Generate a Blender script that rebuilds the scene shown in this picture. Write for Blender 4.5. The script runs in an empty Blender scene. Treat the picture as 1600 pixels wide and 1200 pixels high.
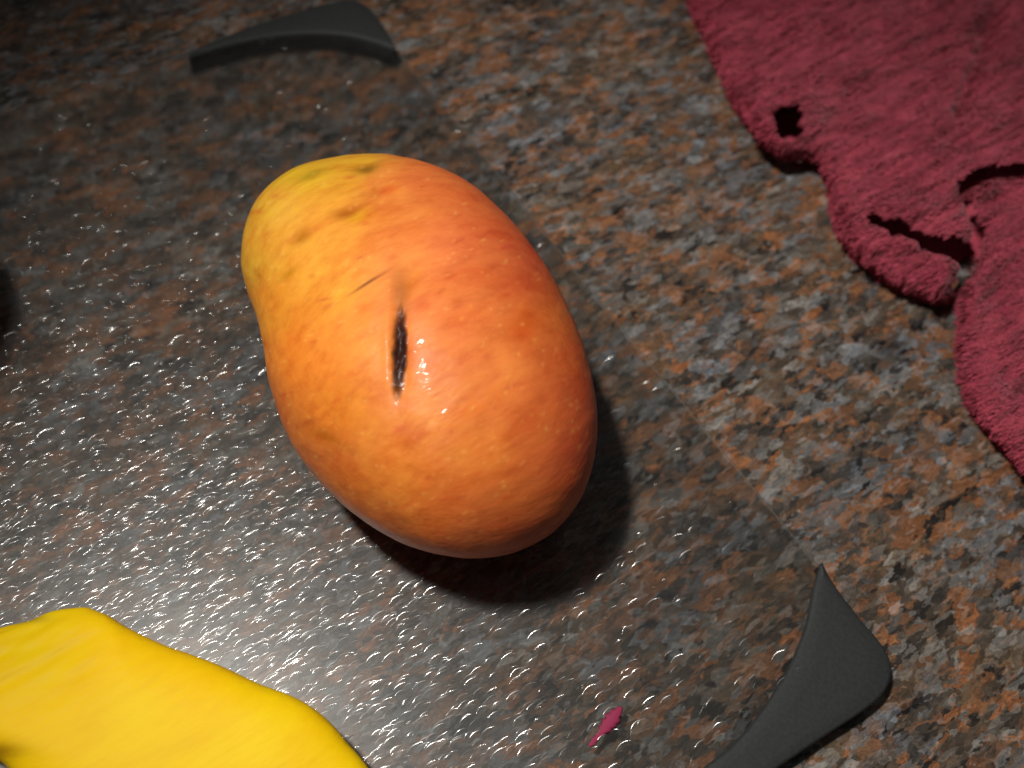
import bpy, bmesh, math, random
import numpy as np
from mathutils import Vector, Matrix

random.seed(7)
rng = np.random.default_rng(7)
sc = bpy.context.scene
C = sc.collection

# ------------------------------------------------------------------ camera
BT = 0.0065                       # height of the glass top above the counter (metres)
DEP = math.radians(59.3)          # how far the camera looks down
ROLL = math.radians(10.1)
DIST = 0.30
FPX = 1555.0                      # focal length in pixels of the 1600 px wide photograph
F = np.array([0, math.cos(DEP), -math.sin(DEP)])
R0 = np.array([1.0, 0, 0]); U0 = np.array([0, math.sin(DEP), math.cos(DEP)])
RR = math.cos(ROLL)*R0 + math.sin(ROLL)*U0
UU = -math.sin(ROLL)*R0 + math.cos(ROLL)*U0
CP = np.array([0, 0, BT]) - F*DIST
cam = bpy.data.cameras.new('camera'); camo = bpy.data.objects.new('camera', cam); C.objects.link(camo)
cam.sensor_width = 36; cam.lens = FPX/1600*36; cam.clip_start = 0.01; cam.clip_end = 50
M = Matrix(((RR[0], UU[0], -F[0], CP[0]), (RR[1], UU[1], -F[1], CP[1]), (RR[2], UU[2], -F[2], CP[2]), (0, 0, 0, 1)))
camo.matrix_world = M
cam.dof.use_dof = True; cam.dof.focus_distance = 0.252; cam.dof.aperture_fstop = 9.0; cam.dof.aperture_blades = 0
sc.camera = camo

def P(px, py, z=0.0):
    """point of the level plane at height z seen at a photograph pixel"""
    px = np.asarray(px, float); py = np.asarray(py, float)
    d = F[None]*FPX + (px.reshape(-1, 1)-800)*RR[None] + (600-py.reshape(-1, 1))*UU[None]
    t = (z-CP[2])/d[:, 2:3]
    return CP[None] + d*t
def proj(v):
    q = np.asarray(v) - CP[None]
    w = q@F
    return 800+FPX*(q@RR)/w, 600-FPX*(q@UU)/w

# ------------------------------------------------------------------ light
w = bpy.data.worlds.new('World'); sc.world = w; w.use_nodes = True
w.node_tree.nodes['Background'].inputs[0].default_value = (0.95, 0.92, 0.88, 1)
w.node_tree.nodes['Background'].inputs[1].default_value = 0.06
def spot(name, loc, aim, power, radius, cone, blend, col):
    l = bpy.data.lights.new(name, 'SPOT'); l.energy = power; l.shadow_soft_size = radius
    l.spot_size = math.radians(cone); l.spot_blend = blend; l.color = col
    o = bpy.data.objects.new(name, l); C.objects.link(o); o.location = loc
    o.rotation_euler = (Vector(aim)-Vector(loc)).to_track_quat('-Z', 'Y').to_euler()
    return o
LIGHT = (-0.22, -0.06, 0.66)
spot('lamp', LIGHT, (0.08, -0.02, 0), 20.5, 0.026, 53, 1.0, (1, 0.95, 0.88))
sc.view_settings.view_transform = 'Standard'; sc.view_settings.look = 'None'
sc.view_settings.exposure = 0.0; sc.view_settings.gamma = 1
sc.cycles.caustics_refractive = True; sc.cycles.caustics_reflective = True
sc.cycles.sample_clamp_indirect = 2.0
sc.cycles.use_denoising = True
sc.cycles.transparent_max_bounces = 32

# ------------------------------------------------------------------ material helpers
def srgb(r, g, b):
    f = lambda c: (c/12.92 if c <= 0.04045 else ((c+0.055)/1.055)**2.4)
    return (f(r/255), f(g/255), f(b/255), 1)
def mat(name):
    m = bpy.data.materials.new(name); m.use_nodes = True
    nt = m.node_tree; return m, nt, nt.nodes['Principled BSDF']
def N(nt, typ, **kw):
    n = nt.nodes.new(typ)
    for k, v in kw.items():
        if k in n.inputs.keys(): n.inputs[k].default_value = v
        else: setattr(n, k, v)
    return n
def ramp(nt, fac, stops, interp='LINEAR'):
    r = nt.nodes.new('ShaderNodeValToRGB'); r.color_ramp.interpolation = interp
    e = r.color_ramp.elements
    while len(e) < len(stops): e.new(0.5)
    for k, (p, c) in enumerate(stops): e[k].position = p; e[k].color = c
    nt.links.new(fac, r.inputs[0]); return r
def mixc(nt, fac, a, b, mode='MIX'):
    m = nt.nodes.new('ShaderNodeMix'); m.data_type = 'RGBA'; m.blend_type = mode
    for s, v in ((0, fac), (6, a), (7, b)):
        if hasattr(v, 'is_output'): nt.links.new(v, m.inputs[s])
        else: m.inputs[s].default_value = v
    return m.outputs[2]
# direction of the grain of granite, glass relief and towel pile on the counter
_a = P([700, 860], [700, 612])
GR = math.atan2(_a[1, 1]-_a[0, 1], _a[1, 0]-_a[0, 0])
def grain_coords(nt, stretch, offset=(0, 0, 0), warp=0.0, wscale=100):
    tc = N(nt, 'ShaderNodeNewGeometry')
    mp = N(nt, 'ShaderNodeMapping'); mp.inputs['Rotation'].default_value = (0, 0, -GR)
    mp.vector_type = 'POINT'
    nt.links.new(tc.outputs['Position'], mp.inputs[0])
    m2 = N(nt, 'ShaderNodeMapping'); m2.inputs['Scale'].default_value = (1/stretch, 1, 1); m2.inputs['Location'].default_value = offset
    nt.links.new(mp.outputs[0], m2.inputs[0])
    out = m2.outputs[0]
    if warp:
        nz = N(nt, 'ShaderNodeTexNoise', Scale=wscale); nt.links.new(out, nz.inputs['Vector'])
        s = N(nt, 'ShaderNodeVectorMath', operation='SUBTRACT'); nt.links.new(nz.outputs['Color'], s.inputs[0]); s.inputs[1].default_value = (.5, .5, .5)
        k = N(nt, 'ShaderNodeVectorMath', operation='SCALE'); nt.links.new(s.outputs[0], k.inputs[0]); k.inputs['Scale'].default_value = warp
        a = N(nt, 'ShaderNodeVectorMath', operation='ADD'); nt.links.new(out, a.inputs[0]); nt.links.new(k.outputs[0], a.inputs[1])
        out = a.outputs[0]
    return out

# granite: crystals of rust feldspar, blue-grey quartz, brown and black mica
granite, nt, b = mat('granite')
co = grain_coords(nt, 2.1, warp=0.005, wscale=420)
v1 = N(nt, 'ShaderNodeTexVoronoi', feature='F1', Scale=520); nt.links.new(co, v1.inputs['Vector'])
sx = N(nt, 'ShaderNodeSeparateColor'); nt.links.new(v1.outputs['Color'], sx.inputs[0])
GC = [(0.0, srgb(22, 21, 22)), (0.26, srgb(54, 50, 48)), (0.42, srgb(108, 94, 80)), (0.52, srgb(134, 138, 142)),
      (0.62, srgb(70, 66, 62)), (0.78, srgb(152, 104, 70)), (0.88, srgb(92, 80, 68)), (1.0, srgb(160, 164, 168))]
r1 = ramp(nt, sx.outputs[0], GC)
co2 = grain_coords(nt, 2.0, (3, 1, 0), warp=0.008, wscale=330)
v2 = N(nt, 'ShaderNodeTexVoronoi', feature='F1', Scale=270); nt.links.new(co2, v2.inputs['Vector'])
sx2 = N(nt, 'ShaderNodeSeparateColor'); nt.links.new(v2.outputs['Color'], sx2.inputs[0])
r2 = ramp(nt, sx2.outputs[1], [(0.0, srgb(26, 25, 26)), (0.24, srgb(74, 71, 68)), (0.42, srgb(98, 84, 68)), (0.6, srgb(158, 104, 68)),
                               (0.76, srgb(84, 78, 72)), (1.0, srgb(132, 137, 142))])
# broad drift between rustier and greyer stone
n0 = N(nt, 'ShaderNodeTexNoise', Scale=45, Detail=2); nt.links.new(co2, n0.inputs['Vector'])
r0 = ramp(nt, n0.outputs[0], [(0.38, (.86, .90, .96, 1)), (0.62, (1.12, 1.02, .90, 1))])
c = mixc(nt, 0.55, r1.outputs[0], r2.outputs[0])
n1 = N(nt, 'ShaderNodeTexNoise', Scale=900, Detail=3, Roughness=0.7); nt.links.new(co, n1.inputs['Vector'])
rn = ramp(nt, n1.outputs[0], [(0.3, (.50, .50, .51, 1)), (0.5, (.90, .88, .87, 1)), (0.72, (1.35, 1.33, 1.31, 1))])
c = mixc(nt, 1.0, c, rn.outputs[0], 'MULTIPLY')
c = mixc(nt, 1.0, c, r0.outputs[0], 'MULTIPLY')
nt.links.new(c, b.inputs['Base Color'])
b.inputs['Roughness'].default_value = 0.32; b.inputs['Specular IOR Level'].default_value = 0.5

# ------------------------------------------------------------------ mesh helpers
def mesh_obj(name, v, f, m=None, parent=None, smooth=True):
    me = bpy.data.meshes.new(name); me.from_pydata([tuple(x) for x in v], [], [tuple(x) for x in f]); me.update()
    if smooth: me.polygons.foreach_set('use_smooth', [True]*len(me.polygons))
    if m: me.materials.append(m)
    o = bpy.data.objects.new(name, me); C.objects.link(o)
    if parent: o.parent = parent
    return o
def tag(o, label=None, cat=None, group=None, kind=None):
    for k, x in (('label', label), ('category', cat), ('group', group), ('kind', kind)):
        if x: o[k] = x
    return o
def resample(pts, n, closed=True):
    """Catmull-Rom through the points, n even samples"""
    p = np.asarray(pts, float); m = len(p); out = []
    segs = m if closed else m-1
    for i in range(segs):
        a, b_, c_, d = (p[(i+k-1) % m] if closed else p[min(max(i+k-1, 0), m-1)] for k in range(4))
        for t in np.linspace(0, 1, 16, endpoint=False):
            out.append(0.5*((2*b_)+(-a+c_)*t+(2*a-5*b_+4*c_-d)*t*t+(-a+3*b_-3*c_+d)*t**3))
    out = np.array(out + ([out[0]] if closed else [p[-1]]))
    s = np.r_[0, np.cumsum(np.linalg.norm(np.diff(out, axis=0), axis=1))]
    q = np.linspace(0, s[-1], n, endpoint=not closed)
    return np.stack([np.interp(q, s, out[:, k]) for k in range(2)], 1)
def vnoise(x, y, s, seed=0):
    """smooth value noise for numpy arrays"""
    g = np.random.default_rng(seed).random((64, 64))*2-1
    u = x*s; v = y*s; i = np.floor(u).astype(int); j = np.floor(v).astype(int); fu = u-i; fv = v-j
    fu = fu*fu*(3-2*fu); fv = fv*fv*(3-2*fv)
    G = lambda a, b_: g[a % 64, b_ % 64]
    return (G(i, j)*(1-fu)+G(i+1, j)*fu)*(1-fv)+(G(i, j+1)*(1-fu)+G(i+1, j+1)*fu)*fv

# ------------------------------------------------------------------ counter
me = bpy.data.meshes.new('counter'); bm = bmesh.new()
bmesh.ops.create_cube(bm, size=1, matrix=Matrix.Translation((0, 0.1, -0.015)) @ Matrix.Diagonal((1.8, 1.6, 0.03, 1)))
bm.to_mesh(me); bm.free(); me.materials.append(granite)
counter = bpy.data.objects.new('granite_counter', me); C.objects.link(counter)
tag(counter, kind='structure')

# ------------------------------------------------------------------ cutting board
def glass_material(name, relief):
    m, nt, b = mat(name); nt.nodes.remove(b)
    out = nt.nodes['Material Output']
    tr = N(nt, 'ShaderNodeBsdfTransparent', Color=(0.995, 0.995, 0.995, 1) if relief == 'pebble' else (0.97, 0.975, 0.97, 1))
    if not relief:
        gl = N(nt, 'ShaderNodeBsdfGlossy', Roughness=0.6)
        fr = N(nt, 'ShaderNodeFresnel', IOR=1.01)
        mx = N(nt, 'ShaderNodeMixShader'); nt.links.new(fr.outputs[0], mx.inputs[0])
        nt.links.new(tr.outputs[0], mx.inputs[1]); nt.links.new(gl.outputs[0], mx.inputs[2])
        nt.links.new(mx.outputs[0], out.inputs[0]); return m
    gloss = lambda r: N(nt, 'ShaderNodeBsdfGlossy', Roughness=r)
    g1 = gloss(0.09 if relief == 'pebble' else 0.34); g2 = gloss(0.22 if relief == 'pebble' else 0.52)
    fr = N(nt, 'ShaderNodeFresnel', IOR=1.5)
    body = tr
    if relief == 'plate':      # the pebbled underside scatters what is seen through it a little
        nz = N(nt, 'ShaderNodeTexNoise', Scale=520, Detail=2); nt.links.new(grain_coords(nt, 2.2), nz.inputs['Vector'])
        bu = N(nt, 'ShaderNodeBump', Strength=0.5, Distance=0.0005); nt.links.new(nz.outputs[0], bu.inputs['Height'])
        rf = N(nt, 'ShaderNodeBsdfRefraction', Color=(0.95, 0.96, 0.95, 1), Roughness=0.12, IOR=1.12); nt.links.new(bu.outputs[0], rf.inputs['Normal'])
        body = N(nt, 'ShaderNodeMixShader'); body.inputs[0].default_value = 0.42
        nt.links.new(tr.outputs[0], body.inputs[1]); nt.links.new(rf.outputs[0], body.inputs[2])
    gg = N(nt, 'ShaderNodeMixShader'); gg.inputs[0].default_value = 0.4
    nt.links.new(g1.outputs[0], gg.inputs[1]); nt.links.new(g2.outputs[0], gg.inputs[2])
    kf = N(nt, 'ShaderNodeMath', operation='MULTIPLY'); kf.inputs[1].default_value = 1.25 if relief == 'pebble' else 0.85; nt.links.new(fr.outputs[0], kf.inputs[0])
    mx = N(nt, 'ShaderNodeMixShader'); nt.links.new(kf.outputs[0], mx.inputs[0])
    nt.links.new(body.outputs[0], mx.inputs[1]); nt.links.new(gg.outputs[0], mx.inputs[2])
    nt.links.new(mx.outputs[0], out.inputs[0]); return m
glass_top = glass_material('glass_face', 'plate')
glass_pebble = glass_material('glass_pebble', 'pebble')
glass_side = glass_material('clear_glass', False)
board = bpy.data.objects.new('cutting_board', None); C.objects.link(board)
tag(board, 'clear pebbled glass cutting board with dark rubber corners lying on the granite counter', 'cutting board')

def prism(name, outline, z0, z1, m, parent, bevel=0.0, segs=3, mats=None):
    bm = bmesh.new()
    vs = [bm.verts.new((x, y, z0)) for x, y in outline]
    if sum(outline[i][0]*outline[(i+1) % len(outline)][1]-outline[(i+1) % len(outline)][0]*outline[i][1] for i in range(len(outline))) < 0: vs.reverse()
    f = bm.faces.new(vs)
    r = bmesh.ops.extrude_face_region(bm, geom=[f])
    top = [g for g in r['geom'] if isinstance(g, bmesh.types.BMFace)][0]
    bmesh.ops.translate(bm, vec=(0, 0, z1-z0), verts=[g for g in r['geom'] if isinstance(g, bmesh.types.BMVert)])
    bmesh.ops.recalc_face_normals(bm, faces=bm.faces)
    if bevel:
        bmesh.ops.bevel(bm, geom=list(top.edges), offset=bevel, segments=segs, affect='EDGES', profile=0.5)
    me = bpy.data.meshes.new(name); bm.to_mesh(me); bm.free()
    for x in ([m] if mats is None else mats): me.materials.append(x)
    if mats:
        for p in me.polygons: p.material_index = 0 if p.normal.z > 0.99 else 1
    for p in me.polygons: p.use_smooth = abs(p.normal.z) < 0.99
    o = bpy.data.objects.new(name, me); C.objects.link(o); o.parent = parent
    return o
edge_px = [(-500, 340), (-150, 229), (200, 114), (300, 81), (420, 42), (520, 12), (556, 12), (590, 44), (640, 104), (740, 222), (900, 424), (1100, 668), (1200, 788),
           (1285, 890), (1350, 975), (1378, 1030), (1366, 1070), (1300, 1128), (1200, 1208), (1000, 1370), (700, 1620), (200, 2060), (-700, 1900)]
ep = P([e[0] for e in edge_px], [e[1] for e in edge_px], BT)
prism('glass_plate', [(x, y) for x, y, _ in ep], BT-0.0028, BT, None, board, bevel=0.0, mats=[glass_top, glass_side])

# the relief: thousands of small bowed pebbles, each tilted its own way
def polydist_xy(q, poly):
    best = np.full(len(q), 9.0)
    for i in range(len(poly)):
        a = poly[i]; d = poly[(i+1) % len(poly)]-a; t = np.clip(((q-a)@d)/(d@d), 0, 1)
        best = np.minimum(best, np.linalg.norm(q-a-t[:, None]*d, axis=1))
    return best
def pebbles(n):
    poly = np.array([(x, y) for x, y, _ in ep])
    q = P(rng.uniform(-60, 1420, n), rng.uniform(20, 1260, n), BT)      # candidates, thinned to even density below
    lo = np.array([-0.20, -0.16]); hi = np.array([0.16, 0.17])
    q = lo+(hi-lo)*rng.random((n, 2))
    ins = np.zeros(n, bool); j = len(poly)-1
    for i in range(len(poly)):
        (xi, yi), (xj, yj) = poly[i], poly[j]
        ins ^= ((yi > q[:, 1]) != (yj > q[:, 1])) & (q[:, 0] < (xj-xi)*(q[:, 1]-yi)/(yj-yi+1e-12)+xi); j = i
    q = q[ins]; q = q[polydist_xy(q, poly) > 0.003]; u, v = proj(np.c_[q, np.full(len(q), BT)])
    q = q[(u > -30) & (u < 1420) & (v > -20) & (v < 1230)]; n = len(q)
    ns, nw = 7, 3
    t = np.linspace(-1, 1, ns); w_ = np.linspace(-1, 1, nw)
    A_ = rng.uniform(0.0014, 0.0024, n); Wd = rng.uniform(0.00015, 0.00027, n); K = rng.uniform(120, 210, n)
    hv = np.where(rng.random(n) < .2, 2.0, 1); mx_, my_ = 0.085, -0.075; cg, sg = math.cos(GR), math.sin(GR); tx = rng.normal(0, 0.092, n)*hv+mx_*cg+my_*sg; ty = rng.normal(0, 0.092, n)*hv-mx_*sg+my_*cg
    T = t[None, :, None]; S = w_[None, None, :]
    taper = np.sqrt(1-0.92*T**2)
    uu = A_[:, None, None]*T+0*S
    vv_ = Wd[:, None, None]*S*taper-K[:, None, None]*uu**2
    cx, sx_ = math.cos(GR), math.sin(GR)
    x = q[:, 0, None, None]+uu*cx-vv_*sx_; y = q[:, 1, None, None]+uu*sx_+vv_*cx
    z = tx[:, None, None]*uu+ty[:, None, None]*vv_-0.22*Wd[:, None, None]*S**2+0*T
    z = z-z.min(axis=(1, 2), keepdims=True)+BT+0.00003
    pv = np.stack([x, y, z], -1).reshape(-1, 3)
    base_ = (np.arange(n)*ns*nw)[:, None, None]
    i, j = np.meshgrid(np.arange(ns-1), np.arange(nw-1), indexing='ij')
    a = (i*nw+j).reshape(-1); quad = np.stack([a, a+nw, a+nw+1, a+1], 1)[None]+base_
    quad = quad.reshape(-1, 4)
    me = bpy.data.meshes.new('pebble_relief')
    me.vertices.add(len(pv)); me.vertices.foreach_set('co', pv.reshape(-1))
    me.loops.add(len(quad)*4); me.loops.foreach_set('vertex_index', quad.reshape(-1).astype(np.int32))
    me.polygons.add(len(quad)); me.polygons.foreach_set('loop_start', np.arange(0, len(quad)*4, 4, dtype=np.int32)); me.polygons.foreach_set('loop_total', np.full(len(quad), 4, np.int32))
    me.polygons.foreach_set('use_smooth', [True]*len(quad))
    me.update(); me.validate(); me.materials.append(glass_pebble)
    o = bpy.data.objects.new('pebble_relief', me); C.objects.link(o); o.parent = board; tag(o, kind='stuff')
    return n
pebbles(80000)

rubber, nt, b = mat('dark_rubber')
nz = N(nt, 'ShaderNodeTexNoise', Scale=900, Detail=4); tc = N(nt, 'ShaderNodeNewGeometry'); nt.links.new(tc.outputs['Position'], nz.inputs['Vector'])
rr = ramp(nt, nz.outputs[0], [(0.3, (0.021, 0.024, 0.024, 1)), (0.7, (0.029, 0.032, 0.033, 1))]); nt.links.new(rr.outputs[0], b.inputs['Base Color'])
b.inputs['Roughness'].default_value = 0.6; b.inputs['Specular IOR Level'].default_value = 0.3
bu = N(nt, 'ShaderNodeBump', Strength=0.25, Distance=0.0002); nt.links.new(nz.outputs[0], bu.inputs['Height']); nt.links.new(bu.outputs[0], b.inputs['Normal'])
RT = BT+0.0028
def rubber_corner(outer, inner, top, shift=(0, 0), m=70):
    """crescent between an outer and an inner edge, both listed from one tip to the other"""
    qo = resample(outer, m, False); qi = resample(inner, m, False)
    O = P(qo[:, 0], qo[:, 1], top)[:, :2]; I = P(qi[:, 0], qi[:, 1], top)[:, :2]
    v = []; rad = 0.0013; ks = (0.0, 0.5, 1.0, math.pi/2)
    for i in range(m):
        d = I[i]-O[i]; w_ = np.linalg.norm(d)+1e-9; d = d/w_; r = min(rad, 0.45*w_); zz = max(r, 0.0004)
        sh = np.array(shift)
        row = [(O[i], 0.0002), (O[i], top-zz)]+[(O[i]+d*r*(1-math.cos(a_)), top-zz+zz*math.sin(a_)) for a_ in ks[1:]]
        row += [(O[i]+d*(r+(w_-2*r)*t), top+0.00012*math.sin(t*math.pi)) for t in (.25, .5, .75)]
        row += [(I[i]-d*r*(1-math.cos(a_)), top-zz+zz*math.sin(a_)) for a_ in ks[:0:-1]]+[(I[i], top-zz), (I[i]+sh, 0.0002)]
        v += [(p[0], p[1], z) for p, z in row]
    k = len(row)
    f = [(i*k+j, i*k+(j+1) % k, (i+1)*k+(j+1) % k, (i+1)*k+j) for i in range(m-1) for j in range(k)]
    f += [tuple(range(k)), tuple(range((m-1)*k, m*k))[::-1]]
    o = mesh_obj('rubber_corner', v, f, rubber, board)
    bm = bmesh.new(); bm.from_mesh(o.data); bmesh.ops.recalc_face_normals(bm, faces=bm.faces); bm.to_mesh(o.data); bm.free()
    return o
rubber_corner([(1285, 878), (1312, 922), (1345, 965), (1378, 1004), (1393, 1032), (1394, 1058), (1380, 1086), (1345, 1114), (1290, 1150), (1220, 1197), (1130, 1262), (996, 1352)],
              [(1283, 880), (1272, 915), (1262, 968), (1245, 1016), (1222, 1062), (1184, 1118), (1142, 1166), (1098, 1202), (1050, 1262), (994, 1350)], BT+0.0014, (0.0040, 0.0010))
rubber_corner([(293, 84), (338, 60), (410, 34), (480, 12), (520, 2), (552, -1), (576, 10), (598, 36), (618, 72)],
              [(295, 88), (320, 80), (370, 66), (430, 55), (490, 51), (540, 54), (580, 63), (616, 76)], BT+0.0028)

# ------------------------------------------------------------------ solids of revolution-like bodies fitted to an outline
def fitted_body(outline, z0, half, nth=360, nph=180, flat=1.0, topz=None, iters=10, thick=None):
    """closed rounded solid standing on z0 whose silhouette from the camera is the outline"""
    oc = resample(outline, 720); cen = oc.mean(0)
    ang_t = np.arctan2(-(oc[:, 1]-cen[1]), oc[:, 0]-cen[0]); rad_t = np.hypot(oc[:, 0]-cen[0], oc[:, 1]-cen[1])
    o_ = np.argsort(ang_t); ang_t = ang_t[o_]; rad_t = rad_t[o_]
    zc = z0+half
    wc = P([cen[0]], [cen[1]], zc)[0]; wo = P(oc[:, 0], oc[:, 1], zc)-wc
    th = np.linspace(-math.pi, math.pi, nth, endpoint=False)
    a = np.arctan2(wo[:, 1], wo[:, 0]); r = np.hypot(wo[:, 0], wo[:, 1]); s = np.argsort(a)
    rad = np.interp(th, a[s], r[s], period=2*math.pi)
    ph = np.linspace(-math.pi/2, math.pi/2, nph)
    cph = np.sign(np.cos(ph))*np.abs(np.cos(ph))**flat; sph = np.sign(np.sin(ph))*np.abs(np.sin(ph))**flat
    def build(rad):
        X = rad[None]*cph[:, None]*np.cos(th)[None]; Y = rad[None]*cph[:, None]*np.sin(th)[None]
        Z = np.repeat(sph[:, None], nth, 1)*half
        if thick is not None: Z = Z*thick(X, Y)
        V = np.stack([X+wc[0], Y+wc[1], Z+zc], -1)
        V[..., 2] += z0-V[..., 2].min()
        return V
    for _ in range(iters):
        V = build(rad); u, v = proj(V.reshape(-1, 3))
        aa = np.arctan2(-(v-cen[1]), u-cen[0]); rr_ = np.hypot(u-cen[0], v-cen[1])
        bins = 180; bi = ((aa+math.pi)/(2*math.pi)*bins).astype(int) % bins
        corr = np.ones(bins); thb = np.zeros(bins)
        thv = np.tile(th, nph)
        order = np.argsort(rr_)
        best = np.full(bins, -1); best[bi[order]] = order
        for k in range(bins):
            if best[k] < 0: continue
            j = best[k]
            corr[k] = np.interp(aa[j], ang_t, rad_t, period=2*math.pi)/rr_[j]; thb[k] = thv[j]
        s = np.argsort(thb); fx = np.interp(th, thb[s], corr[s], period=2*math.pi)
        ker = np.hanning(15); ker /= ker.sum(); fx = np.convolve(np.r_[fx[-7:], fx, fx[:7]], ker, 'valid')
        rad = rad*fx
    return build(rad), wc
def grid_faces(nph, nth):
    f = []
    for i in range(nph-1):
        for j in range(nth):
            k = (j+1) % nth
            f.append((i*nth+j, i*nth+k, (i+1)*nth+k, (i+1)*nth+j))
    return f
def body_obj(name, V, m, parent=None):
    nph, nth = V.shape[:2]
    v = V.reshape(-1, 3)
    o = mesh_obj(name, v, grid_faces(nph, nth), m, parent)
    bm = bmesh.new(); bm.from_mesh(o.data); bmesh.ops.remove_doubles(bm, verts=bm.verts, dist=1e-7); bmesh.ops.recalc_face_normals(bm, faces=bm.faces)
    bm.to_mesh(o.data); bm.free()
    return o
def visible(o):
    me = o.data; n = len(me.vertices)
    co = np.empty(n*3); me.vertices.foreach_get('co', co); co = co.reshape(-1, 3)
    no = np.array([vv.normal[:] for vv in me.vertices])
    u, v = proj(co); return co, no, u, v, ((CP[None]-co)*no).sum(1) > 0

# ------------------------------------------------------------------ whole mango
MO = [(377, 402), (384, 345), (409, 300), (468, 260), (560, 241), (640, 247), (722, 280), (792, 338), (850, 412), (892, 488), (920, 562), (934, 640), (930, 715), (906, 782),
      (862, 832), (802, 862), (732, 872), (660, 862), (590, 830), (522, 778), (472, 722), (442, 668), (419, 598), (411, 545), (398, 488), (383, 444)]
axis = P([470], [320])[0]-P([760], [800])[0]; axis = axis/np.linalg.norm(axis)      # towards the narrow end
def thick(X, Y):
    t = (X*axis[0]+Y*axis[1])/0.06
    return 1.0-0.16*np.clip(t, -1.2, 1.2)
V, mc = fitted_body(MO, BT, 0.033, nth=560, nph=300, thick=thick)
skin, nt, b = mat('mango_skin')
mango = body_obj('mango', V, skin)
tag(mango, 'whole orange and yellow mango with a dark scar, lying on the glass board', 'mango')
co, no, u, v, vis = visible(mango)
col = np.zeros((len(co), 4)); col[:, 3] = 1
lin = lambda c: np.array(srgb(*c)[:3])
# skin colour: yellow shoulder at the narrow end, orange cheek, red flank and belly (control points, inverse distance blend)
KP = [((400, 330), (222, 175, 38)), ((470, 275), (226, 189, 26)), ((560, 255), (228, 172, 33)), ((390, 420), (222, 167, 42)), ((440, 340), (232, 172, 58)), ((500, 330), (236, 162, 53)),
      ((600, 300), (232, 137, 58)), ((660, 270), (228, 117, 53)), ((740, 310), (222, 108, 50)), ((700, 380), (234, 123, 66)), ((790, 370), (214, 96, 46)), ((830, 420), (205, 86, 44)),
      ((620, 400), (240, 145, 68)), ((500, 420), (240, 165, 48)), ((430, 480), (236, 152, 38)), ((470, 560), (240, 137, 36)), ((560, 520), (242, 149, 50)), ((650, 520), (240, 137, 70)),
      ((750, 480), (232, 129, 60)), ((840, 500), (214, 110, 38)), ((880, 560), (208, 98, 38)), ((780, 580), (234, 133, 58)), ((650, 640), (244, 153, 70)), ((520, 640), (236, 145, 38)),
      ((450, 640), (216, 118, 38)), ((500, 720), (214, 118, 46)), ((620, 740), (234, 139, 44)), ((740, 700), (232, 135, 48)), ((850, 680), (214, 108, 42)), ((700, 800), (222, 115, 42)),
      ((800, 790), (206, 104, 38)), ((900, 700), (190, 78, 40)), ((600, 810), (210, 118, 52)), ((700, 850), (196, 100, 58)), ((830, 840), (180, 80, 42)), ((910, 620), (198, 82, 40))]
kp = np.array([k[0] for k in KP], float); kc = np.array([lin(k[1]) for k in KP])
nx = vnoise(co[:, 0], co[:, 1], 90, 3)*14; ny = vnoise(co[:, 0], co[:, 1], 90, 4)*14
d2 = (u[:, None]+nx[:, None]-kp[None, :, 0])**2+(v[:, None]+ny[:, None]-kp[None, :, 1])**2
wt = 1/(d2+30.0**2)**1.6; wt /= wt.sum(1, keepdims=True)
base = wt@kc
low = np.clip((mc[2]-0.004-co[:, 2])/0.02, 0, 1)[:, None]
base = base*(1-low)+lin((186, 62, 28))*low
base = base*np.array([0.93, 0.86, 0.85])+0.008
def blot(cx, cy, L, W, ang, c, s, soft=1.0):
    """an elongated mark on the skin that faces the camera"""
    global base
    a = math.radians(ang); dx = u-cx; dy = -(v-cy)
    p = (dx*math.cos(a)+dy*math.sin(a))/L; q = (-dx*math.sin(a)+dy*math.cos(a))/W
    k = (np.exp(-(p*p+q*q)**soft)*vis*s)[:, None]
    base = base*(1-k)+lin(c)*k
    return k[:, 0]
for a in ((574, 260, 20, 7, 12, (120, 84, 14), .8), (487, 274, 24, 7, 24, (150, 122, 10), .7), (545, 327, 26, 9, 18, (168, 92, 10), .85), (468, 368, 16, 9, 42, (178, 108, 12), .85),
          (586, 302, 18, 7, 22, (190, 104, 24), .6), (606, 297, 16, 8, 25, (214, 90, 30), .7), (450, 428, 20, 6, 35, (196, 130, 20), .8), (562, 337, 20, 10, 20, (232, 176, 24), .6),
          (575, 442, 30, 2.5, 32, (110, 52, 30), .9), (508, 683, 24, 9, -20, (176, 96, 14), .8), (480, 660, 16, 6, 20, (160, 60, 30), .5), (834, 380, 12, 26, 20, (196, 36, 20), .6),
          (820, 510, 26, 18, 30, (196, 70, 10), .6), (730, 640, 60, 16, 28, (226, 120, 24), .5), (655, 682, 18, 7, 20, (204, 80, 30), .6), (640, 445, 26, 12, 60, (214, 118, 10), .6)):
    blot(*a)
r_ = random.Random(5)
for _ in range(420):      # pale lenticels
    blot(r_.uniform(385, 930), r_.uniform(250, 865), r_.uniform(2.2, 4.2), r_.uniform(1.6, 2.6), 28, (246, 190, 96), r_.uniform(.1, .35))
for _ in range(120):      # freckles and lenticels
    t = r_.random(); blot(r_.uniform(390, 920), r_.uniform(260, 850), r_.uniform(4, 13), r_.uniform(2, 4), 28+r_.uniform(-14, 14), r_.choice([(204, 74, 34), (190, 84, 20), (206, 84, 40), (190, 56, 44)]), r_.uniform(.15, .5))
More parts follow.
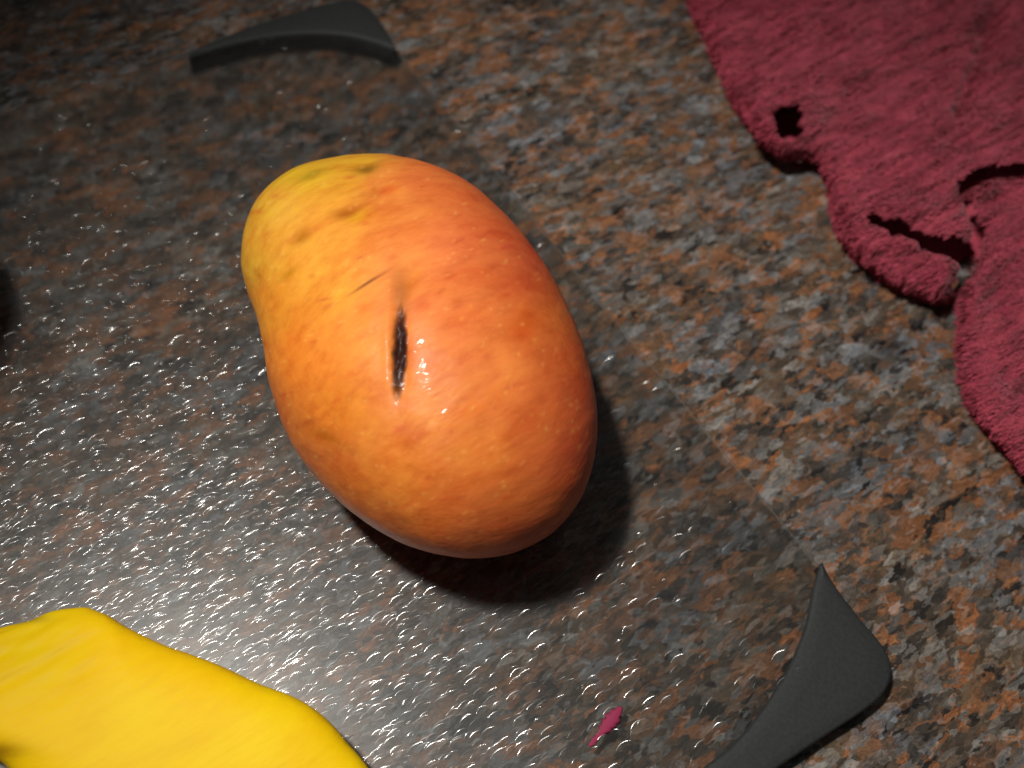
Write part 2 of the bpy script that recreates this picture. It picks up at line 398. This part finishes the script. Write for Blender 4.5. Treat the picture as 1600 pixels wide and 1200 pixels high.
# the scar: an open, dark, sunken slit
k1 = blot(626, 458, 15, 36, 4, (150, 84, 14), .6)
u_keep = u.copy(); u = u+1.8*vnoise(co[:, 0], co[:, 1], 420, 61)
k0 = blot(624, 549, 12, 74, -2, (44, 22, 22), .99, 4.0)
u = u_keep
disp = -0.0011*np.exp(-(((u-624)/13)**2+((v-548)/66)**2)**1.3)*vis-0.0006*np.exp(-(((u-626)/24)**2+((v-530)/100)**2))*vis
disp -= 0.0007*vnoise(co[:, 0], co[:, 1], 700, 77)*k0
disp += 0.0005*np.exp(-(((u-608)/9)**2+((v-545)/60)**2))*vis
disp += 0.00030*vnoise(co[:, 0]+co[:, 2], co[:, 1], 60, 8)+0.00010*vnoise(co[:, 0], co[:, 1]+co[:, 2], 260, 9)
disp -= 0.0010*np.exp(-(((u-545)/26)**2+((v-327)/14)**2))*vis+0.0008*np.exp(-(((u-574)/24)**2+((v-260)/12)**2))*vis+0.0008*np.exp(-(((u-468)/18)**2+((v-368)/14)**2))*vis
co2_ = co+no*disp[:, None]
mango.data.vertices.foreach_set('co', co2_.reshape(-1)); mango.data.update()
col[:, :3] = np.clip(base, 0, 1); col[:, 3] = 1-0.55*k0
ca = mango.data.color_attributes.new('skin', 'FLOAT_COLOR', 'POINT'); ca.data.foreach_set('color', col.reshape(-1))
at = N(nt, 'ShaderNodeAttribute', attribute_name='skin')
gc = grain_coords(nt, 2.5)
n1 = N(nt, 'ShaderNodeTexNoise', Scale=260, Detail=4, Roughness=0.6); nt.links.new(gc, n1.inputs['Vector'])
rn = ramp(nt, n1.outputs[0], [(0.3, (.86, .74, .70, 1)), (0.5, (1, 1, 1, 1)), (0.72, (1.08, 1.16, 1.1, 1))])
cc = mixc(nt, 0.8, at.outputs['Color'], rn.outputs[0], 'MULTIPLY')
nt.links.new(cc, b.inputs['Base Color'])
b.inputs['Roughness'].default_value = 0.48
b.inputs['Subsurface Weight'].default_value = 0.12; b.inputs['Subsurface Radius'].default_value = (0.004, 0.0015, 0.0006); b.inputs['Subsurface Scale'].default_value = 1.0
for nm, kk in (('Specular IOR Level', 0.28), ('Coat Weight', 0.10)):
    mm_ = N(nt, 'ShaderNodeMath', operation='MULTIPLY'); mm_.inputs[1].default_value = kk; nt.links.new(at.outputs['Alpha'], mm_.inputs[0]); nt.links.new(mm_.outputs[0], b.inputs[nm])
b.inputs['Coat Roughness'].default_value = 0.10
n2 = N(nt, 'ShaderNodeTexNoise', Scale=700, Detail=3); nt.links.new(gc, n2.inputs['Vector'])
bu = N(nt, 'ShaderNodeBump', Strength=0.5, Distance=0.0003); nt.links.new(n2.outputs[0], bu.inputs['Height']); nt.links.new(bu.outputs[0], b.inputs['Normal'])
n3 = N(nt, 'ShaderNodeTexNoise', Scale=330, Detail=2); nt.links.new(gc, n3.inputs['Vector'])
bu3 = N(nt, 'ShaderNodeBump', Strength=0.9, Distance=0.0007); nt.links.new(n3.outputs[0], bu3.inputs['Height']); nt.links.new(bu3.outputs[0], b.inputs['Coat Normal'])
n4 = N(nt, 'ShaderNodeTexNoise', Scale=120, Detail=5, Roughness=0.65); nt.links.new(grain_coords(nt, 2.2, (5, 2, 0)), n4.inputs['Vector'])
r4 = ramp(nt, n4.outputs[0], [(0.36, (.93, .78, .72, 1)), (0.5, (1, 1, 1, 1)), (0.66, (1.03, 1.12, 1.12, 1))])
cc = mixc(nt, 0.9, cc, r4.outputs[0], 'MULTIPLY'); nt.links.new(cc, b.inputs['Base Color'])

# ------------------------------------------------------------------ peeled piece of mango flesh, lower left
flesh, nt, b = mat('mango_flesh')
FO = [(-150, 1085), (-60, 1000), (0, 976), (42, 966), (80, 951), (130, 949), (166, 960), (205, 984), (260, 1010), (335, 1040), (400, 1070), (462, 1094), (505, 1122), (542, 1160), (582, 1205),
      (655, 1310), (640, 1420), (520, 1480), (360, 1470), (220, 1390), (110, 1280), (38, 1222), (0, 1188), (-70, 1150)]
V, fc = fitted_body(FO, BT, 0.010, nth=500, nph=200, flat=0.5)
piece = body_obj('mango_piece', V, flesh)
tag(piece, 'bright yellow peeled piece of mango flesh lying on the glass board', 'mango piece')
co, no, u, v, vis = visible(piece)
# knife facets, ridge along the piece, stringy left end
x = (u+0.45*(v-1000)); dsp = 0.0006*vnoise(co[:, 0], co[:, 1], 40, 11)+0.00012*vnoise(co[:, 0], co[:, 1], 110, 12)
fib = np.clip((190-u)/120, 0, 1)*np.clip((1120-v)/100, 0, 1)
dsp += fib*0.0007*vnoise(co[:, 0]*math.cos(GR)*0.3+co[:, 1]*math.sin(GR)*0.3, -co[:, 0]*math.sin(GR)+co[:, 1]*math.cos(GR), 420, 13)
piece.data.vertices.foreach_set('co', (co+no*dsp[:, None]).reshape(-1)); piece.data.update()
col = np.zeros((len(co), 4)); col[:, 3] = 1
fb = fib[:, None]
nn = (vnoise(co[:, 0], co[:, 1], 70, 14)*.5+.5)[:, None]
base = lin((242, 206, 6))*(1-nn)+lin((240, 194, 3))*nn
base = base*(1-.5*fb)+lin((214, 186, 12))*.5*fb
bk = (np.exp(-(((u+5)/45)**2+((v-1172)/14)**2)))[:, None]; base = base*(1-.7*bk)+lin((130, 80, 8))*.7*bk
gk = (np.exp(-(((u-50)/26)**2+((v-964)/7)**2))*.5)[:, None]; base = base*(1-gk)+lin((110, 96, 30))*gk
col[:, :3] = np.minimum(base*1.02, 0.95)
ca = piece.data.color_attributes.new('skin', 'FLOAT_COLOR', 'POINT'); ca.data.foreach_set('color', col.reshape(-1))
at = N(nt, 'ShaderNodeAttribute', attribute_name='skin'); gf = N(nt, 'ShaderNodeTexNoise', Scale=170, Detail=5, Roughness=0.6); nt.links.new(grain_coords(nt, 3.0), gf.inputs['Vector'])
rf_ = ramp(nt, gf.outputs[0], [(0.35, (.94, .86, .7, 1)), (0.55, (1, .97, 1, 1)), (0.7, (1.0, 1.02, 1.1, 1))])
nt.links.new(mixc(nt, 0.7, at.outputs['Color'], rf_.outputs[0], 'MULTIPLY'), b.inputs['Base Color'])
b.inputs['Roughness'].default_value = 0.55; b.inputs['Subsurface Weight'].default_value = 0.0; b.inputs['Subsurface Radius'].default_value = (0.005, 0.003, 0.0005); b.inputs['Subsurface Scale'].default_value = 1.0
b.inputs['Specular IOR Level'].default_value = 0.15
gc = grain_coords(nt, 4.0)
n2 = N(nt, 'ShaderNodeTexNoise', Scale=600, Detail=3); nt.links.new(gc, n2.inputs['Vector'])
bu = N(nt, 'ShaderNodeBump', Strength=0.6, Distance=0.0003); nt.links.new(n2.outputs[0], bu.inputs['Height']); nt.links.new(bu.outputs[0], b.inputs['Normal'])

# ------------------------------------------------------------------ second fruit beyond the left edge (its shadow reaches into the picture)
V, oc_ = fitted_body([(-330, 370), (-270, 280), (-190, 255), (-100, 290), (-60, 370), (-50, 455), (-80, 530), (-150, 570), (-240, 550), (-310, 480)], BT, 0.030, nth=120, nph=70)
skin2 = skin.copy(); skin2.name = 'mango_skin_plain'
for n in list(skin2.node_tree.nodes):
    if n.type == 'ATTRIBUTE':
        rg = N(skin2.node_tree, 'ShaderNodeRGB'); rg.outputs[0].default_value = srgb(214, 120, 40)
        for l in list(n.outputs['Color'].links): skin2.node_tree.links.new(rg.outputs[0], l.to_socket)
fruit2 = body_obj('mango', V, skin2)
tag(fruit2, 'fruit past the left edge, its dark shadow reaching onto the glass board', 'mango')

# ------------------------------------------------------------------ scrap of magenta lint
lint_m, nt, b = mat('magenta_lint'); b.inputs['Base Color'].default_value = srgb(158, 44, 84); b.inputs['Roughness'].default_value = 0.8; b.inputs['Alpha'].default_value = 0.8
cl = resample([(921, 1166), (928, 1158), (938, 1146), (950, 1132), (962, 1116), (972, 1105)], 26, closed=False)
rad = np.interp(np.linspace(0, 1, 26), [0, .12, .3, .45, .7, .9, 1], [2, 4, 3, 8, 10, 6, 1.5])
vv = []; ff = []
cw = P(cl[:, 0], cl[:, 1], BT)
tg = np.gradient(cw[:, :2], axis=0); tg /= np.linalg.norm(tg, axis=1, keepdims=True)
for i in range(26):
    rw = rad[i]*0.3/FPX*0.9
    for j in range(10):
        a = 2*math.pi*j/10; n_ = np.array([-tg[i, 1], tg[i, 0]])
        rj = rw*(1+.35*math.sin(i*1.9+j*2.3))
        vv.append((cw[i, 0]+n_[0]*rj*math.cos(a), cw[i, 1]+n_[1]*rj*math.cos(a), BT+max(rw*.28*(1+math.sin(a)), 0.00003)))
for i in range(25):
    for j in range(10): ff.append((i*10+j, i*10+(j+1) % 10, (i+1)*10+(j+1) % 10, (i+1)*10+j))
ff.append(tuple(range(9, -1, -1))); ff.append(tuple(range(250, 260)))
lint = mesh_obj('lint_scrap', vv, ff, lint_m)
tag(lint, 'small magenta scrap lying on the glass board near the lower rubber corner', 'scrap')

# ------------------------------------------------------------------ red towel
TA = [(1060, -120), (1075, 0), (1092, 38), (1112, 82), (1132, 128), (1150, 168), (1176, 205), (1204, 238), (1230, 252), (1262, 250), (1284, 262), (1296, 290), (1300, 330), (1310, 362), (1330, 398), (1360, 424), (1392, 446),
      (1424, 462), (1456, 474), (1476, 478), (1490, 462), (1502, 438), (1512, 420), (1506, 440), (1500, 468), (1498, 520), (1500, 580), (1512, 628), (1536, 664), (1564, 696), (1600, 736), (1660, 800), (1760, 850), (2000, 850), (2000, -200), (1500, -220)]
ta = resample(TA, 700)
step = 2.8
gx = np.arange(1030, 1790, step); gy = np.arange(-150, 830, step)
GX, GY = np.meshgrid(gx, gy)
def inside(X, Y, poly):
    r = np.zeros(X.shape, bool); n = len(poly); j = n-1
    for i in range(n):
        xi, yi = poly[i]; xj, yj = poly[j]
        c_ = ((yi > Y) != (yj > Y)) & (X < (xj-xi)*(Y-yi)/(yj-yi+1e-12)+xi)
        r ^= c_; j = i
    return r
def polydist(X, Y, pts, closed=False):
    best = np.full(X.shape, 1e9); p = np.asarray(pts, float)
    rngn = len(p) if closed else len(p)-1
    for i in range(rngn):
        a = p[i]; b_ = p[(i+1) % len(p)]; d = b_-a; L = (d@d)+1e-9
        t = np.clip(((X-a[0])*d[0]+(Y-a[1])*d[1])/L, 0, 1)
        best = np.minimum(best, np.hypot(X-a[0]-t*d[0], Y-a[1]-t*d[1]))
    return best
ins = inside(GX, GY, ta[::2]); sd = polydist(GX, GY, ta[::4], True); sd = np.where(ins, sd, -sd)
TH = 0.0150
e = np.clip(sd/26, 0, 1)
H = TH*np.sqrt(np.clip(1-(1-e)**2, 0, 1))
H = H+e*(0.0010*vnoise(GX, GY, 1/120, 21)+0.0005*vnoise(GX, GY, 1/45, 22))
H = H*(0.62+0.38*np.clip(sd/150, 0, 1))
for gx_, gy_, rx_, ry_, up in ((1228, 178, 60, 60, .0100), (1450, 350, 110, 60, .0070), (1500, 430, 40, 60, .0080), (1560, 260, 120, 40, .0050)):
    H += up*e*np.exp(-(((GX-gx_)/rx_)**2+((GY-gy_)/ry_)**2)**1.4)
H0 = H.copy()
CUT = np.zeros_like(H)
def groove(pts, wdt, depth, pw=2.0):
    q = resample(pts, 40, closed=False)
    d_ = polydist(GX, GY, q)+2.5*vnoise(GX, GY, 1/9, 41)
    if depth > 0.01:      # a gap between folds: the cloth turns down and opens on the dark hollow under it
        np.maximum(CUT, (d_ < wdt*0.80)*1.0, out=CUT); return 0.0025*np.exp(-(d_/(wdt*1.2))**2.5)
    return depth*np.exp(-(d_/wdt)**pw)
H -= groove([(1234, 180), (1238, 190)], 30, 0.0160, 4)
H -= groove([(1370, 338), (1410, 352), (1455, 372), (1500, 388), (1525, 392)], 17, 0.0140, 3)
H -= groove([(1508, 310), (1524, 330), (1532, 360), (1528, 392), (1508, 430), (1499, 446)], 13, 0.0160, 3)
H -= groove([(1460, 378), (1518, 386)], 22, 0.0111)
H -= groove([(1508, 284), (1540, 270), (1590, 266), (1700, 250)], 15, 0.0150, 3)
H -= groove([(1330, 132), (1400, 100), (1460, 72), (1560, 30)], 12, 0.0045)
H -= groove([(1545, 60), (1525, 110), (1500, 170)], 13, 0.0045)
H -= groove([(1580, 588), (1640, 580)], 16, 0.004)
H += 0.0085*np.exp(-(((GX-1680)/110)**2+((GY-350)/85)**2))      # raised bright flap
H += 0.0018*np.exp(-(polydist(GX, GY, [(1330, 400), (1470, 450)])/24)**2)
H = np.maximum(H, 0.0004)
# the nap lies in streaks along one direction
ga = math.atan2(-0.5, 1.0); su = GX*math.cos(ga)+GY*math.sin(ga); sv_ = -GX*math.sin(ga)+GY*math.cos(ga)
warp_ = 8*vnoise(GX, GY, 1/60, 31)
H += e*(0.0018*vnoise(su/5, sv_+warp_, 1/13, 32)+0.0009*vnoise(su/5, sv_+warp_, 1/7, 33))
H = np.maximum(H, 0.0003)
towel_m, nt, b = mat('red_terry')
nz = N(nt, 'ShaderNodeTexNoise', Scale=90, Detail=4); tc = N(nt, 'ShaderNodeNewGeometry'); nt.links.new(tc.outputs['Position'], nz.inputs['Vector'])
rr = ramp(nt, nz.outputs[0], [(0.3, srgb(158, 58, 76)), (0.7, srgb(188, 80, 98))]); nt.links.new(rr.outputs[0], b.inputs['Base Color'])
b.inputs['Roughness'].default_value = 0.9; b.inputs['Specular IOR Level'].default_value = 0.1
b.inputs['Sheen Weight'].default_value = 0.3; b.inputs['Sheen Tint'].default_value = (1, .6, .65, 1)
_lo = P(GX.reshape(-1), GY.reshape(-1), 0.0); _hi = P(GX.reshape(-1), GY.reshape(-1), TH)
Wp = _lo+(_hi-_lo)*np.clip(H0/TH, 0, 1.5).reshape(-1, 1)
idx = -np.ones(GX.shape, int); keep = (sd > -1.5*step) & (CUT < .5)
idx[keep] = np.arange(keep.sum())
tv = Wp[keep.reshape(-1)].copy(); tv[:, 2] = np.where(sd[keep] < 0, 0.0003, H[keep]+0.0003)
nT = len(tv)
tf = []
ny_, nx_ = GX.shape
A = idx[:-1, :-1]; B_ = idx[:-1, 1:]; C_ = idx[1:, 1:]; D = idx[1:, :-1]
ok = (A >= 0) & (B_ >= 0) & (C_ >= 0) & (D >= 0)
tf = np.stack([D[ok], C_[ok], B_[ok], A[ok]], 1)
towel = mesh_obj('towel', tv, tf.tolist(), towel_m)
tag(towel, 'crumpled dark red plush towel lying folded on the granite counter', 'towel')
# the lower layer of the folded cloth, seen through the gaps
keep2 = sd > 14
id2 = -np.ones(GX.shape, int); id2[keep2] = np.arange(keep2.sum())
lv = _lo[keep2.reshape(-1)].copy(); lv[:, 2] = 0.0012+0.0006*vnoise(GX, GY, 1/14, 51)[keep2]
A2 = id2[:-1:1, :-1]; B2 = id2[:-1, 1:]; C2 = id2[1:, 1:]; D2 = id2[1:, :-1]; ok2 = (A2 >= 0) & (B2 >= 0) & (C2 >= 0) & (D2 >= 0)
mesh_obj('lower_fold', lv, np.stack([D2[ok2], C2[ok2], B2[ok2], A2[ok2]], 1).tolist(), towel_m, towel)
# pile: short curved tufts leaning one way
nrm = np.array([q.normal[:] for q in towel.data.vertices])
nf = 130000
u_, v_ = proj(tv)
cand = np.where((u_ > 1030) & (u_ < 1680) & (v_ > -70) & (v_ < 800) & (sd[keep] > -2) )[0]
pk = rng.choice(cand, nf); 
jx = P([1000, 1000+step], [300, 300])[:, :]; sp = np.linalg.norm(jx[1]-jx[0])
pos = tv[pk]+np.c_[rng.uniform(-sp, sp, nf), rng.uniform(-sp, sp, nf), np.zeros(nf)]
gd = np.array([math.cos(GR-.1), math.sin(GR-.1), 0])
sgn = -1.0
lean = gd[None]*sgn*(0.9+0.5*rng.random((nf, 1)))+nrm[pk]*(0.35+0.35*rng.random((nf, 1)))+rng.normal(0, .09, (nf, 3))
lean[:, 2] = np.abs(lean[:, 2])*0.8
edge = (sd[keep][pk] < 10)[:, None]
L = rng.uniform(0.0018, 0.0044, (nf, 1))*np.where(edge, 0.5, 1.0)
side = np.cross(lean, nrm[pk]+rng.normal(0, .2, (nf, 3))); side /= np.linalg.norm(side, axis=1, keepdims=True)+1e-9
wd = rng.uniform(0.00012, 0.00026, (nf, 1))
cl_ = vnoise(pos[:, 0]*math.cos(GR)*110+pos[:, 1]*math.sin(GR)*110, -pos[:, 0]*math.sin(GR)*520+pos[:, 1]*math.cos(GR)*520, 1.0, 71)[:, None]
L = L*(1+0.55*cl_); lean[:, 2:3] += 0.25*cl_
lean /= np.linalg.norm(lean, axis=1, keepdims=True)
p0 = pos-nrm[pk]*0.0002; p1 = pos+lean*L*.5+nrm[pk]*0.00025; p2 = pos+lean*L+np.c_[np.zeros((nf, 2)), -0.15*L]
p2[:, 2] = np.maximum(p2[:, 2], 0.0004); p1[:, 2] = np.maximum(p1[:, 2], 0.0004); p0[:, 2] = np.maximum(p0[:, 2], 0.0003)
pv = np.stack([p0-side*wd, p0+side*wd, p1-side*wd*1.1, p1+side*wd*1.1, p2], 1).reshape(-1, 3)
me = bpy.data.meshes.new('pile')
k = np.arange(nf)[:, None]*5
tri = np.concatenate([k+np.array([[0, 1, 3]]), k+np.array([[0, 3, 2]]), k+np.array([[2, 3, 4]])], 0)
me.vertices.add(len(pv)); me.vertices.foreach_set('co', pv.reshape(-1))
me.loops.add(len(tri)*3); me.loops.foreach_set('vertex_index', tri.reshape(-1).astype(np.int32))
me.polygons.add(len(tri)); me.polygons.foreach_set('loop_start', np.arange(0, len(tri)*3, 3, dtype=np.int32)); me.polygons.foreach_set('loop_total', np.full(len(tri), 3, np.int32))
me.update(); me.validate(); me.materials.append(towel_m)
pile = bpy.data.objects.new('pile', me); C.objects.link(pile); pile.parent = towel; tag(pile, kind='stuff')
